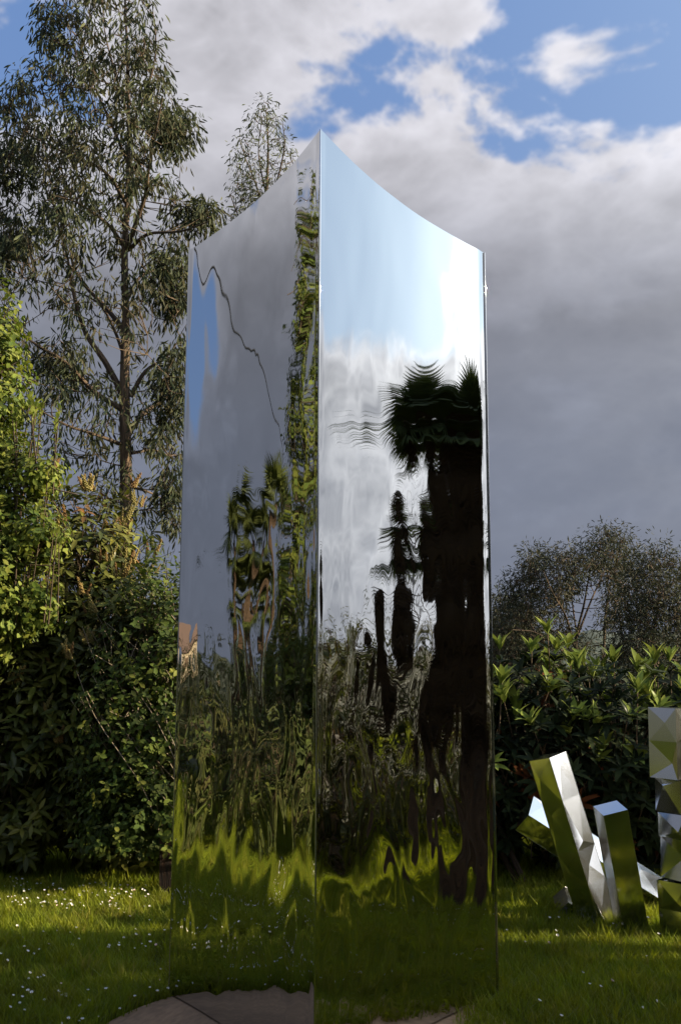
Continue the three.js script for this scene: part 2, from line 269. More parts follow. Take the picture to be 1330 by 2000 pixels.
function skylineTree(o) { // a tree standing at depth o.z: trunk and limbs through given places, crown of leaf sprays round them
  const R = rng(o.seed), t = thing(o.name, o.label, 'tree', o.base.toArray(), 0, o.group), off = (p) => p.clone().sub(o.base), P = (q, dz = 0) => off(at(q[0], q[1], o.z + dz));
  const sc = FX / -o.z;
  part('trunk', tube([V(0, -0.2, 0), ...o.trunk.map((q) => P(q))], [o.r0, ...o.trunk.map((q) => q[2] / 2 / sc)], 12, 2), M.bark, t);
  const nodes = []; o.trunk.slice(0).forEach((q, i) => { if (i) for (let k = 0; k < 8; k++) nodes.push(P([mix(o.trunk[i - 1][0], q[0], k / 8), mix(o.trunk[i - 1][1], q[1], k / 8)])); });
  for (const L of o.limbs) {
    const dz = (R() - 0.5) * 2 * (o.depth ?? 1), w = (L.w ?? 7) * (o.limbK ?? 1), pts = L.p.map((q, i) => P(q, dz * Math.pow(i / (L.p.length - 1), 1.0)));
    part('limb', tube(pts, L.p.map((q, i) => Math.max(w * (1 - 0.8 * i / (L.p.length - 1)), 1.4) / 2 / sc), 7), M.bark, t);
    for (let i = 1; i < pts.length; i++) for (let k = 1; k <= 5; k++) nodes.push(pts[i - 1].clone().lerp(pts[i], k / 5));
  }
  const list = [], twigs = []; let n = 0, guard = 0; const y0 = o.outline[0][0], y1 = o.outline[o.outline.length - 1][0];
  const spray = (px, py, dz) => {
    const c = P([px, py], dz); n++;
    clusterLeaves(R, c, o.leaves, o.spread * (0.7 + R() * 0.6), o, list);
    let best = null, bd = 1e9; for (const q of nodes) { const d = q.distanceTo(c) + Math.max(0, q.y - c.y + 0.05) * 1.2; if (d < bd) { bd = d; best = q; } }
    if (best && bd < (o.twigMax ?? 2.2)) { const mid = best.clone().lerp(c, 0.5).add(V((R() - 0.5) * 0.12, -0.05 * bd, (R() - 0.5) * 0.12)); const r = o.twigR ?? 0.006; twigs.push(twig(best, mid, r * 1.3, r), twig(mid, c, r, r * 0.5)); if (R() < 0.5) nodes.push(mid); }
  };
  for (const [ex, ey, rx, ry, k] of o.extra ?? []) for (let i = 0; i < k; i++) { const b = ball(R); spray(ex + b.x * rx, ey + b.y * ry, b.z * Math.min(rx, ry) / sc); }
  while (n < o.sprays && guard++ < o.sprays * 60) {
    const py = mix(y0, y1, R()), px = mix(o.xmin, o.xmax, R()), [, xl, xr, den] = span(o.outline, py - (o.ragged ?? 14) * (0.7 + N2(px / (o.ragged ?? 14) * 0.55, py / 90 + o.seed)));
    if (px < xl || px > xr || R() > (den ?? 1)) continue;
    const half = (xr - xl) / 2 / sc, k = (px - (xl + xr) / 2) / ((xr - xl) / 2), zr = Math.min(half, o.depth ?? 1) * Math.sqrt(Math.max(0.05, 1 - k * k)), dz = (R() * 2 - 1) * zr;
    if (N3(px / o.gap, py / o.gap, dz * sc / o.gap * 0.8) < (o.cut ?? -0.1) - 0.25 * ((den ?? 1) - 0.6)) continue;
    if (o.holes?.some(([hx, hy, hr, hs]) => ((px - hx) / hr) ** 2 + ((py - hy) / (hs ?? hr)) ** 2 < 1)) continue;
    spray(px, py, dz);
  }
  if (twigs.length) part('twigs', mergeGeometries(twigs), M.twig, t).userData.kind = 'stuff';
  instanced('crown', o.leaf, M.eucLeaf, list, t);
  return t;
}
const eucLeaf = leafGeo(1, 0.2, 0.35, 0.25, 4, 0.9);
{
  const z = -13.2, b = at(246, 1400, z); b.y = 0;
  skylineTree({
    name: 'eucalyptus_tree', label: 'tall eucalyptus with bare brown trunk and ascending limbs, left of the mirror pillar', seed: 77, limbK: 1.3, z, base: b, r0: 0.16, depth: 1.5,
    trunk: [[246, 1300, 27], [247, 1000, 25], [246, 880, 24], [244, 760, 21], [246, 620, 16], [244, 490, 14], [250, 380, 11], [252, 250, 8], [249, 110, 6], [244, -20, 4], [240, -90, 2]],
    limbs: [
      { p: [[243, 775], [205, 705], [168, 650], [142, 560], [132, 500], [112, 430]], w: 11 }, { p: [[243, 645], [205, 598], [165, 556], [140, 505], [150, 430]], w: 9 }, { p: [[238, 800], [185, 765], [125, 705], [60, 665], [10, 600]], w: 9 },
      { p: [[256, 775], [285, 725], [325, 698], [352, 660]], w: 8 }, { p: [[257, 835], [288, 802], [322, 780], [350, 740]], w: 9 }, { p: [[248, 490], [265, 440], [285, 380], [291, 330], [305, 260], [318, 190]], w: 9 },
      { p: [[252, 488], [288, 458], [352, 452], [410, 432]], w: 7 }, { p: [[242, 480], [215, 442], [188, 420], [150, 395], [100, 380]], w: 7 }, { p: [[256, 885], [305, 880], [352, 902]], w: 6 }, { p: [[246, 705], [222, 640], [190, 590], [120, 560], [40, 540]], w: 6 },
      { p: [[242, 870], [190, 850], [130, 830], [60, 790]], w: 7 }, { p: [[251, 320], [215, 235], [182, 160], [150, 70]], w: 6 }, { p: [[252, 260], [288, 175], [305, 95], [298, 10]], w: 5 }, { p: [[249, 400], [205, 335], [130, 300], [50, 260]], w: 7 },
      { p: [[251, 345], [305, 292], [350, 250], [385, 230]], w: 5 }, { p: [[250, 225], [225, 140], [205, 60], [200, -20]], w: 5 }, { p: [[247, 590], [275, 540], [320, 520], [355, 490]], w: 6 }, { p: [[256, 950], [300, 965], [340, 990]], w: 5 },
    ],
    outline: [[-60, 110, 270, .64], [0, 75, 292, .64], [100, 58, 325, .64], [150, 15, 335, .64], [250, -10, 380, .66], [330, -25, 345, .66], [400, -30, 345, .66], [470, -30, 375, .7], [560, -30, 375, .42], [660, -20, 372, .36], [760, 20, 370, .36], [860, 60, 364, .38], [930, 190, 362, .4], [1010, 255, 358, .4], [1080, 275, 352, .4]],
    xmin: -40, xmax: 400, holes: [[190, 520, 30, 34], [300, 420, 28, 60], [300, 640, 18, 40], [280, 930, 22, 30], [95, 640, 26, 40], [205, 680, 20, 30], [340, 960, 20, 24], [205, 60, 14, 18]],
    sprays: 1560, leaves: 16, spread: 0.17, gap: 44, cut: 0.14, extra: [[385, 425, 45, 34, 50], [345, 250, 48, 36, 50], [330, 560, 34, 80, 70], [335, 760, 28, 90, 60], [335, 960, 22, 60, 25], [15, 330, 50, 50, 40], [20, 470, 45, 40, 40], [110, 720, 55, 60, 40]], droop: 0.9, size: 0.125, twigMax: 2.4, leaf: eucLeaf,
    colors: [[0.058, 0.07, 0.03], [0.042, 0.054, 0.025], [0.09, 0.1, 0.045], [0.066, 0.062, 0.028]],
  });
  const z2 = -19, b2 = at(522, 1300, z2); b2.y = 0;
  skylineTree({
    name: 'eucalyptus_tree', label: 'slender pale eucalyptus top showing just above the left shoulder of the mirror pillar', seed: 91, z: z2, base: b2, r0: 0.14, depth: 1.0,
    trunk: [[522, 1100, 20], [520, 800, 15], [518, 560, 11], [520, 400, 7], [524, 290, 4], [520, 215, 2]],
    limbs: [{ p: [[519, 560], [490, 480], [465, 420], [450, 380]], w: 6 }, { p: [[520, 430], [500, 360], [480, 310], [468, 270]], w: 5 }, { p: [[520, 420], [545, 340], [556, 280], [552, 240]], w: 5 }, { p: [[520, 380], [505, 300], [512, 230]], w: 4 }, { p: [[518, 560], [560, 470], [570, 380], [572, 320]], w: 5 }],
    outline: [[190, 508, 535, .5], [230, 488, 552, .7], [290, 440, 572, .75], [330, 455, 580, .9], [390, 455, 590, 1], [440, 425, 590, 1], [500, 400, 590, .9], [640, 380, 600, .8]],
    xmin: 390, xmax: 600, sprays: 620, leaves: 11, spread: 0.19, gap: 32, cut: -0.1, droop: 0.5, size: 0.105, leaf: eucLeaf, colors: [[0.12, 0.13, 0.07], [0.09, 0.1, 0.05], [0.1, 0.12, 0.05]],
  });
}
{ // airy trees behind the rhododendron
  const airy = { ragged: 20, depth: 2.6, leaves: 22, spread: 0.33, gap: 21, droop: 0.35, size: 0.12, twigMax: 5, twigR: 0.012, leaf: eucLeaf, colors: [[0.05, 0.055, 0.028], [0.042, 0.05, 0.026], [0.055, 0.062, 0.03], [0.07, 0.062, 0.03]] };
  const mk = (o) => { const b = at(o.trunk[0][0], 1400, o.z); b.y = 0; skylineTree({ ...airy, base: b, r0: 0.18, ...o }); };
  mk({
    name: 'airy_tree', label: 'airy dark tree with fanned bare limbs, highest of the trees beyond the rhododendron', seed: 131, z: -28, trunk: [[1128, 1340, 11], [1126, 1300, 9], [1124, 1250, 6], [1140, 1180, 4], [1152, 1110, 2]],
    limbs: [{ p: [[1122, 1280], [1085, 1240], [1050, 1205], [1010, 1180]], w: 5 }, { p: [[1120, 1262], [1105, 1205], [1080, 1160], [1060, 1115]], w: 5 }, { p: [[1126, 1240], [1118, 1185], [1112, 1120], [1110, 1080]], w: 4 }, { p: [[1128, 1240], [1155, 1170], [1180, 1115], [1200, 1060]], w: 5 }, { p: [[1178, 1300], [1182, 1200], [1195, 1130], [1215, 1085]], w: 6 }, { p: [[1122, 1290], [1085, 1262], [1045, 1235], [1000, 1230]], w: 4 }],
    outline: [[1034, 1170, 1215, .8], [1055, 1105, 1235, .9], [1075, 1030, 1238, 1], [1110, 1000, 1240, 1], [1150, 985, 1225, 1], [1200, 965, 1215, .9], [1260, 945, 1130, .8], [1320, 940, 1100, .6]], xmin: 930, xmax: 1245, holes: [[1140, 1205, 34, 48], [1165, 1170, 20, 40], [1075, 1215, 16, 20]], sprays: 1000, cut: -0.05,
  });
  mk({
    name: 'airy_tree', label: 'airy brown-green tree at the right edge, beyond the rhododendron and steel column', seed: 151, z: -25, trunk: [[1255, 1380, 12], [1262, 1320, 9], [1275, 1240, 6], [1285, 1170, 4], [1290, 1100, 2]],
    limbs: [{ p: [[1258, 1330], [1225, 1270], [1210, 1210], [1215, 1160]], w: 5 }, { p: [[1265, 1310], [1310, 1250], [1340, 1180], [1350, 1120]], w: 6 }, { p: [[1275, 1240], [1250, 1180], [1240, 1120]], w: 4 }, { p: [[1240, 1360], [1190, 1310], [1170, 1290]], w: 4 }],
    outline: [[1066, 1265, 1305, .7], [1090, 1235, 1345, .9], [1130, 1222, 1390, 1], [1200, 1205, 1420, 1], [1260, 1185, 1430, 1], [1330, 1150, 1430, 1], [1400, 1130, 1430, 1]], xmin: 1120, xmax: 1435, sprays: 1300, cut: -0.12,
  });
  mk({
    name: 'airy_tree', label: 'low airy tree beside the right edge of the mirror pillar, beyond the rhododendron', seed: 171, z: -31, trunk: [[985, 1350, 9], [985, 1280, 6], [980, 1220, 4], [975, 1170, 2]],
    limbs: [{ p: [[985, 1290], [1010, 1240], [1030, 1215]], w: 4 }, { p: [[984, 1280], [955, 1220], [950, 1190]], w: 4 }],
    outline: [[1158, 960, 995, .8], [1180, 945, 1030, 1], [1240, 930, 1070, 1], [1300, 920, 1090, 1], [1370, 920, 1110, 1]], xmin: 915, xmax: 1115, sprays: 480, cut: -0.2, size: 0.16,
  });
}
// ---------------------------------------------------------------- shrubs
function inBlob(R, blobs, shell) { // a place in the shrub's volume, mostly near its outside, with the outward direction
  let tot = 0; for (const b of blobs) tot += b[3] * b[4] + b[4] * b[5] + b[3] * b[5]; let q = R() * tot, k = 0; for (; k < blobs.length - 1; k++) { const b = blobs[k]; q -= b[3] * b[4] + b[4] * b[5] + b[3] * b[5]; if (q < 0) break; }
  const b = blobs[k], d = ball(R).normalize(), r = R() < shell ? 0.82 + 0.22 * R() : Math.cbrt(R()) * 0.85, lump = 1 + 0.16 * N3(d.x * 2.2 + k * 5, d.y * 2.2, d.z * 2.2) + 0.08 * N3(d.x * 6, d.y * 6 + k, d.z * 6);
  return [V(b[0] + d.x * b[3] * r * lump, b[1] + d.y * b[4] * r * lump, b[2] + d.z * b[5] * r * lump), V(d.x / b[3], d.y / b[4], d.z / b[5]).normalize(), r];
}
function buried(p, blobs) { for (const b of blobs) if (((p.x - b[0]) / b[3]) ** 2 + ((p.y - b[1]) / b[4]) ** 2 + ((p.z - b[2]) / b[5]) ** 2 < 0.4) return true; return false; }
// whorl: n leaves round a shoot that points along d
function whorl(R, p, d, n, o, list, tint) {
  const s = V(R() - 0.5, R() - 0.5, R() - 0.5).cross(d).normalize(), t = d.clone().cross(s), a0 = R() * 6.28;
  for (let i = 0; i < n; i++) {
    const A = a0 + i * 2.4, lift = o.lift + (R() - 0.5) * 0.7, dir = s.clone().multiplyScalar(Math.cos(A)).addScaledVector(t, Math.sin(A)).addScaledVector(d, lift); dir.y -= o.droop * (0.5 + R());
    const base = p.clone().addScaledVector(d, -o.shoot * i / n);
    list.push([leafMatrix(base, dir, d.clone().multiplyScalar(1).add(V(0, 0.4, 0)), o.size * (0.7 + 0.5 * R())), vary(R, tint, 0.3, 0.1), base]);
  }
}
function shrub(o) {
  const R = rng(o.seed), t = thing(o.name, o.label, o.category ?? 'shrub', o.base, 0, o.group), blobs = o.blobs.map((b) => [b[0] - o.base[0], b[1], b[2] - o.base[2], b[3], b[4], b[5]]);
  const list = [], twigs = [], tips = [];
  for (let i = 0; i < o.whorls; i++) {
    const [p, n, r] = inBlob(R, blobs, o.shell ?? 0.6); if (p.y < (o.floor ?? 0.08)) continue;
    if (r > 0.85 && buried(p, blobs)) continue;
    const d = n.clone().multiplyScalar(o.outward ?? 0.8).add(V((R() - 0.5) * 0.6, o.rise + (R() - 0.5) * 0.5, (R() - 0.5) * 0.6)).normalize();
    const tint = r > 0.9 && R() < (o.freshShare ?? 0) * (o.freshFrom ? sst(p.y, o.freshFrom - 0.25, o.freshFrom + 0.35) : 1) ? o.fresh : R() < (o.deadShare ?? 0) ? o.dead : o.colors[Math.floor(R() * o.colors.length)];
    whorl(R, p, d, o.n + Math.floor(R() * 3), tint === o.fresh && o.upright ? { ...o, lift: o.upright, droop: 0 } : o, list, tint);
    if (r > 0.8) tips.push([p, d]);
    if (R() < (o.twigShare ?? 0.5) && p.y > (o.twigFrom ?? 0.3)) twigs.push(twig(p.clone().addScaledVector(d, -0.25 - 0.25 * R()).add(V((R() - 0.5) * 0.1, -0.1, (R() - 0.5) * 0.1)), p, 0.006, 0.003));
  }
  for (let i = 0; i < (o.leaders ?? 0); i++) { // shoots that stand up above the rest
    const b = blobs[Math.floor(R() * blobs.length)], a = R() * 6.28, q = Math.sqrt(R()) * 0.85, h = b[1] + b[4] * Math.sqrt(1 - q * q) * 0.97, root = V(b[0] + Math.cos(a) * q * b[3], h - 0.05, b[2] + Math.sin(a) * q * b[5]), top = root.clone().add(V((R() - 0.5) * 0.08, 0.1 + R() * 0.16, (R() - 0.5) * 0.08).multiplyScalar((o.leaderLen ?? 0.16) / 0.16)), d = top.clone().sub(root).normalize();
    twigs.push(twig(root.clone().add(V(0, -0.25, 0)), top, 0.007, 0.004)); whorl(R, root.clone().lerp(top, 0.5), d, 5, o, list, o.colors[0]); whorl(R, top, d, 8, { ...o, lift: 2.2, droop: 0 }, list, o.fresh);
  }
  for (const st of o.stems ?? []) part('stem', tube(st.map((q) => V(q[0] - o.base[0], q[1], q[2] - o.base[2])), [o.stemR ?? 0.02, (o.stemR ?? 0.02) * 0.35], 6), o.stemMat ?? M.darkBark, t);
  if (twigs.length) part('twigs', mergeGeometries(twigs), o.twigMat ?? M.twig, t).userData.kind = 'stuff';
  if (o.single) { // the leaves nearest the lens and in the open, one by one
    const P = (q) => q.clone().add(t.position).sub(EYE), seen = list.map((l, i) => [i, P(l[2])]).filter(([, v]) => { const y = v.dot(AY), x = v.dot(AX), z = -v.dot(AZ); return Math.abs(x / z) < 0.345 && Math.abs(y / z) < 0.52 && !(o.hidden?.(x / z * FX + 665)); }).sort((a, b) => a[1].length() - b[1].length()).slice(0, o.single);
    const mats = o.colors.concat(o.fresh ? [o.fresh] : []).concat(o.dead ? [o.dead] : []).map((c) => { const m = o.mat.clone(); m.color = lin(...c); return m; });
    const gone = new Set();
    for (const [i] of seen) { gone.add(i); const c = list[i][1]; let k = 0, bd = 9; mats.forEach((m, j) => { const d = Math.abs(m.color.r - c.r) + Math.abs(m.color.g - c.g); if (d < bd) { bd = d; k = j; } }); const m = part('leaf', o.leaf, mats[k], t); list[i][0].decompose(m.position, m.quaternion, m.scale); }
    instanced('foliage', o.leaf, o.mat, list.filter((l, i) => !gone.has(i)), t);
  } else instanced(o.single === 0 ? 'foliage' : 'foliage', o.leaf, o.mat, list, t);
  t.userData.tips = undefined; return [t, tips, R];
}
const laurelLeaf = leafGeo(1, 0.32, 0.35, 0.3, 4, 1.1), smallLeaf = leafGeo(1, 0.6, 0.25, 0.2, 3, 1.0), rhodoLeaf = leafGeo(1, 0.27, 0.45, 0.22, 5, 1.2);
// a flower spike of many small buds
function spikeGeo(seed) {
  const R = rng(seed), gs = []; const core = new THREE.CylinderGeometry(0.003, 0.005, 0.12, 5, 1); core.translate(0, 0.06, 0); gs.push(core);
  for (let i = 0; i < 34; i++) { const t = i / 34, a = i * 2.4, r = 0.012 * (1 - 0.6 * t), g = new THREE.IcosahedronGeometry(0.0065 * (1.1 - 0.5 * t) * (0.8 + 0.5 * R()), 0); g.translate(Math.cos(a) * r, 0.015 + t * 0.115, Math.sin(a) * r); gs.push(g); }
  return mergeGeometries(gs.map((g) => { const q = g.index ? g.toNonIndexed() : g; q.deleteAttribute('uv'); return q; }));
}
{
  const [t, tips, R] = shrub({
    name: 'cherry_laurel', label: 'big dark glossy laurel with brown flower spikes, at the lower left before the eucalyptus', base: [-2.0, 0, -7.8], seed: 201,
    blobs: [[-2.05, 1.65, -8.0, 0.62, 1.4, 0.7], [-1.72, 1.2, -7.8, 0.55, 1.15, 0.6], [-2.5, 1.1, -7.7, 0.7, 1.15, 0.6], [-1.5, 0.75, -7.75, 0.5, 0.7, 0.5]],
    whorls: 2700, n: 6, shell: 0.62, rise: 0.5, lift: 0.5, droop: 0.28, shoot: 0.10, size: 0.118, floor: 0.12, leaf: laurelLeaf, mat: M.glossLeaf, colors: [[0.085, 0.1, 0.013], [0.105, 0.115, 0.014], [0.055, 0.065, 0.012], [0.12, 0.125, 0.02]], fresh: [0.19, 0.19, 0.03], freshShare: 0.2, dead: [0.2, 0.1, 0.03], deadShare: 0.015, single: 250,
    stems: [[[-2.0, 0, -7.9], [-2.05, 1, -8], [-2.0, 2.4, -8]], [[-1.8, 0, -7.8], [-1.7, 0.9, -7.8], [-1.6, 1.9, -7.8]], [[-2.3, 0, -7.8], [-2.5, 0.9, -7.7], [-2.6, 1.8, -7.7]]], stemR: 0.035,
  });
  const gs = [1, 2, 3].map(spikeGeo), ms = [[0.27, 0.18, 0.055], [0.33, 0.25, 0.08], [0.2, 0.11, 0.035], [0.24, 0.2, 0.06]].map((c) => new THREE.MeshStandardMaterial({ color: lin(...c), roughness: 0.9 }));
  let n = 0; for (const [p, d] of tips) {
    if (n > 260) break; const w = p.clone().add(t.position); if ((d.z < 0.15 && w.y < 2.3) || d.z < -0.3 || w.x < w.z * 0.36 || w.y < 0.3 || R() > 0.34 + 0.6 * sst(w.y, 1.5, 2.5)) continue;
    const k = 3 + Math.floor(R() * 4); for (let i = 0; i < k; i++, n++) { const m = part('flower_spike', gs[n % 3], ms[Math.floor(R() * 4)], t); m.position.copy(p).addScaledVector(d, 0.03).add(V((R() - 0.5) * 0.09, 0, (R() - 0.5) * 0.07)); m.quaternion.setFromUnitVectors(up_, d.clone().multiplyScalar(0.4).add(V((R() - 0.5) * 1.1, 1, (R() - 0.5) * 1.1)).normalize()); m.scale.setScalar(0.6 + 0.65 * R()); }
  }
}
const climberColors = [[0.17, 0.205, 0.02], [0.13, 0.175, 0.018], [0.22, 0.25, 0.035], [0.08, 0.12, 0.016]];
shrub({
  name: 'climbing_shrub', label: 'tall yellow-green small-leaved shrub at the left edge, above the laurel', base: [-2.75, 0, -7.3], seed: 221,
  blobs: [[-2.72, 2.55, -7.35, 0.36, 1.5, 0.42], [-2.62, 3.5, -7.4, 0.27, 0.95, 0.3], [-2.45, 2.6, -7.3, 0.32, 0.75, 0.3], [-2.5, 2.0, -7.1, 0.32, 0.55, 0.28], [-2.22, 2.95, -7.25, 0.22, 0.22, 0.25], [-2.2, 2.5, -7.2, 0.26, 0.3, 0.25], [-2.15, 2.0, -7.15, 0.2, 0.25, 0.2]],
  whorls: 2500, n: 5, twigShare: 0.15, twigFrom: 2.2, shell: 0.55, leaders: 60, leaderLen: 0.28, rise: 0.2, lift: 0.35, droop: 0.35, shoot: 0.12, size: 0.052, floor: 0.6, leaf: smallLeaf, mat: M.softLeaf, colors: climberColors, fresh: [0.22, 0.26, 0.04], freshShare: 0.25,
  stems: [[[-2.7, 0, -7.3], [-2.75, 1.5, -7.4], [-2.6, 3.2, -7.4]]], stemR: 0.03,
});
{
  const R = rng(245), stems = []; for (let i = 0; i < 15; i++) { const x = -0.7 - R() * 0.45, z = -7.12 - R() * 0.3, a = -0.35 - R() * 0.65, h = 0.9 + R() * 1.1; stems.push([[x, 0, z], [x + a * 0.3 + (R() - .5) * .1, h * 0.45, z + 0.1], [x + a * 0.75 + (R() - .5) * .15, h * 0.8, z + 0.1], [x + a, h, z + (R() - .3) * 0.25]]); }
  shrub({
    name: 'twiggy_shrub', label: 'twiggy shrub with thin pale stems and small leaves, left beside the mirror pillar', base: [-1.35, 0, -7.3], seed: 241,
    blobs: [[-1.42, 1.45, -7.35, 0.42, 0.95, 0.4], [-1.15, 1.5, -7.4, 0.4, 0.9, 0.4], [-1.6, 1.1, -7.3, 0.35, 0.7, 0.35], [-1.15, 0.7, -7.25, 0.42, 0.62, 0.34], [-1.6, 0.75, -7.4, 0.35, 0.5, 0.3], [-1.45, 0.55, -7.12, 0.42, 0.5, 0.22]],
    whorls: 2700, n: 5, shell: 0.55, rise: 0.3, lift: 0.3, droop: 0.25, shoot: 0.13, size: 0.05, floor: 0.3, leaf: smallLeaf, mat: M.softLeaf, colors: [[0.085, 0.125, 0.018], [0.11, 0.15, 0.02], [0.065, 0.09, 0.018]], fresh: [0.18, 0.2, 0.03], freshShare: 0.15, twigMat: M.paleTwig, twigShare: 0.2, twigFrom: 0.95,
    stems, stemR: 0.0055, stemMat: M.paleTwig,
  });
}
{
  shrub({
    name: 'rhododendron', label: 'broad dark rhododendron with upright leaf whorls, behind the steel sculptures on the right', base: [1.8, 0, -7.9], seed: 261,
    blobs: [[1.55, 0.85, -7.95, 0.6, 0.86, 0.6], [2.1, 0.8, -7.95, 0.55, 0.82, 0.6], [1.05, 0.72, -7.9, 0.5, 0.72, 0.5], [2.75, 0.75, -8.1, 0.55, 0.8, 0.5], [0.4, 0.7, -8.1, 0.6, 0.72, 0.5]],
    whorls: 1250, n: 8, shell: 0.62, rise: 0.75, lift: 0.75, droop: 0.12, shoot: 0.05, size: 0.158, floor: 0.1, leaf: rhodoLeaf, mat: leafMat([1, 1, 1], { transmission: 0.3, clearcoat: 0.1, clearcoatRoughness: 0.25, specularIntensity: 0.15 }), colors: [[0.022, 0.034, 0.011], [0.028, 0.042, 0.012], [0.016, 0.026, 0.01]], fresh: [0.2, 0.25, 0.045], freshShare: 0.75, freshFrom: 1.0, dead: [0.17, 0.06, 0.02], deadShare: 0.05, single: 280, hidden: (px) => px < 955, leaders: 34, upright: 1.5,
    stems: [[[1.6, 0, -7.9], [1.5, 0.5, -7.9], [1.4, 1.3, -7.9]], [[1.8, 0, -7.8], [1.9, 0.5, -7.9], [2.1, 1.2, -7.9]], [[1.35, 0, -7.5], [1.2, 0.35, -7.6], [1.0, 0.9, -7.8]], [[1.3, 0, -7.6], [1.1, 0.4, -7.6], [0.9, 0.8, -7.7]]], stemR: 0.028,
  });
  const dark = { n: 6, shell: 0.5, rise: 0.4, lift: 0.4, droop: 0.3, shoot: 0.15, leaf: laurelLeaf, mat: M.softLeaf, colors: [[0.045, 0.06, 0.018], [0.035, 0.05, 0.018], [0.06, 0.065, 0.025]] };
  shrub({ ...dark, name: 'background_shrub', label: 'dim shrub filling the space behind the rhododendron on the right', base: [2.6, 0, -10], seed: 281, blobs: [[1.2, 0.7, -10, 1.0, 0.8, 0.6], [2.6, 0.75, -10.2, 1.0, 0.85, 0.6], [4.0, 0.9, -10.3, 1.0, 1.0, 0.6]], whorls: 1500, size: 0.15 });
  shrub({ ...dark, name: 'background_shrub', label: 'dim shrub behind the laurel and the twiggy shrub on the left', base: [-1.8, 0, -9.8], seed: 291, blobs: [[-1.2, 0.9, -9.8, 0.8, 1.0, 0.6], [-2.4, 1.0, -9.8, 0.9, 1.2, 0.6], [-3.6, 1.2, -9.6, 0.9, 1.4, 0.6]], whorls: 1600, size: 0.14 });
}
{ // dark post by the pillar's left foot
  const o = thing('wooden_post', 'short dark brown post at the left foot of the mirror pillar', 'post', [-1.16, 0, -7.12]);
  const g = new THREE.BoxGeometry(0.13, 0.46, 0.13, 2, 4, 2); g.translate(0, 0.22, 0); const p = g.attributes.position; for (let i = 0; i < p.count; i++) p.setX(i, p.getX(i) + 0.006 * N2(p.getY(i) * 9, p.getZ(i) * 20)); g.computeVertexNormals();
  part('shaft', g, new THREE.MeshStandardMaterial({ map: barkTex, color: lin(0.28, 0.17, 0.1), bumpMap: barkBump, bumpScale: 0.004, roughness: 0.9 }), o);
}
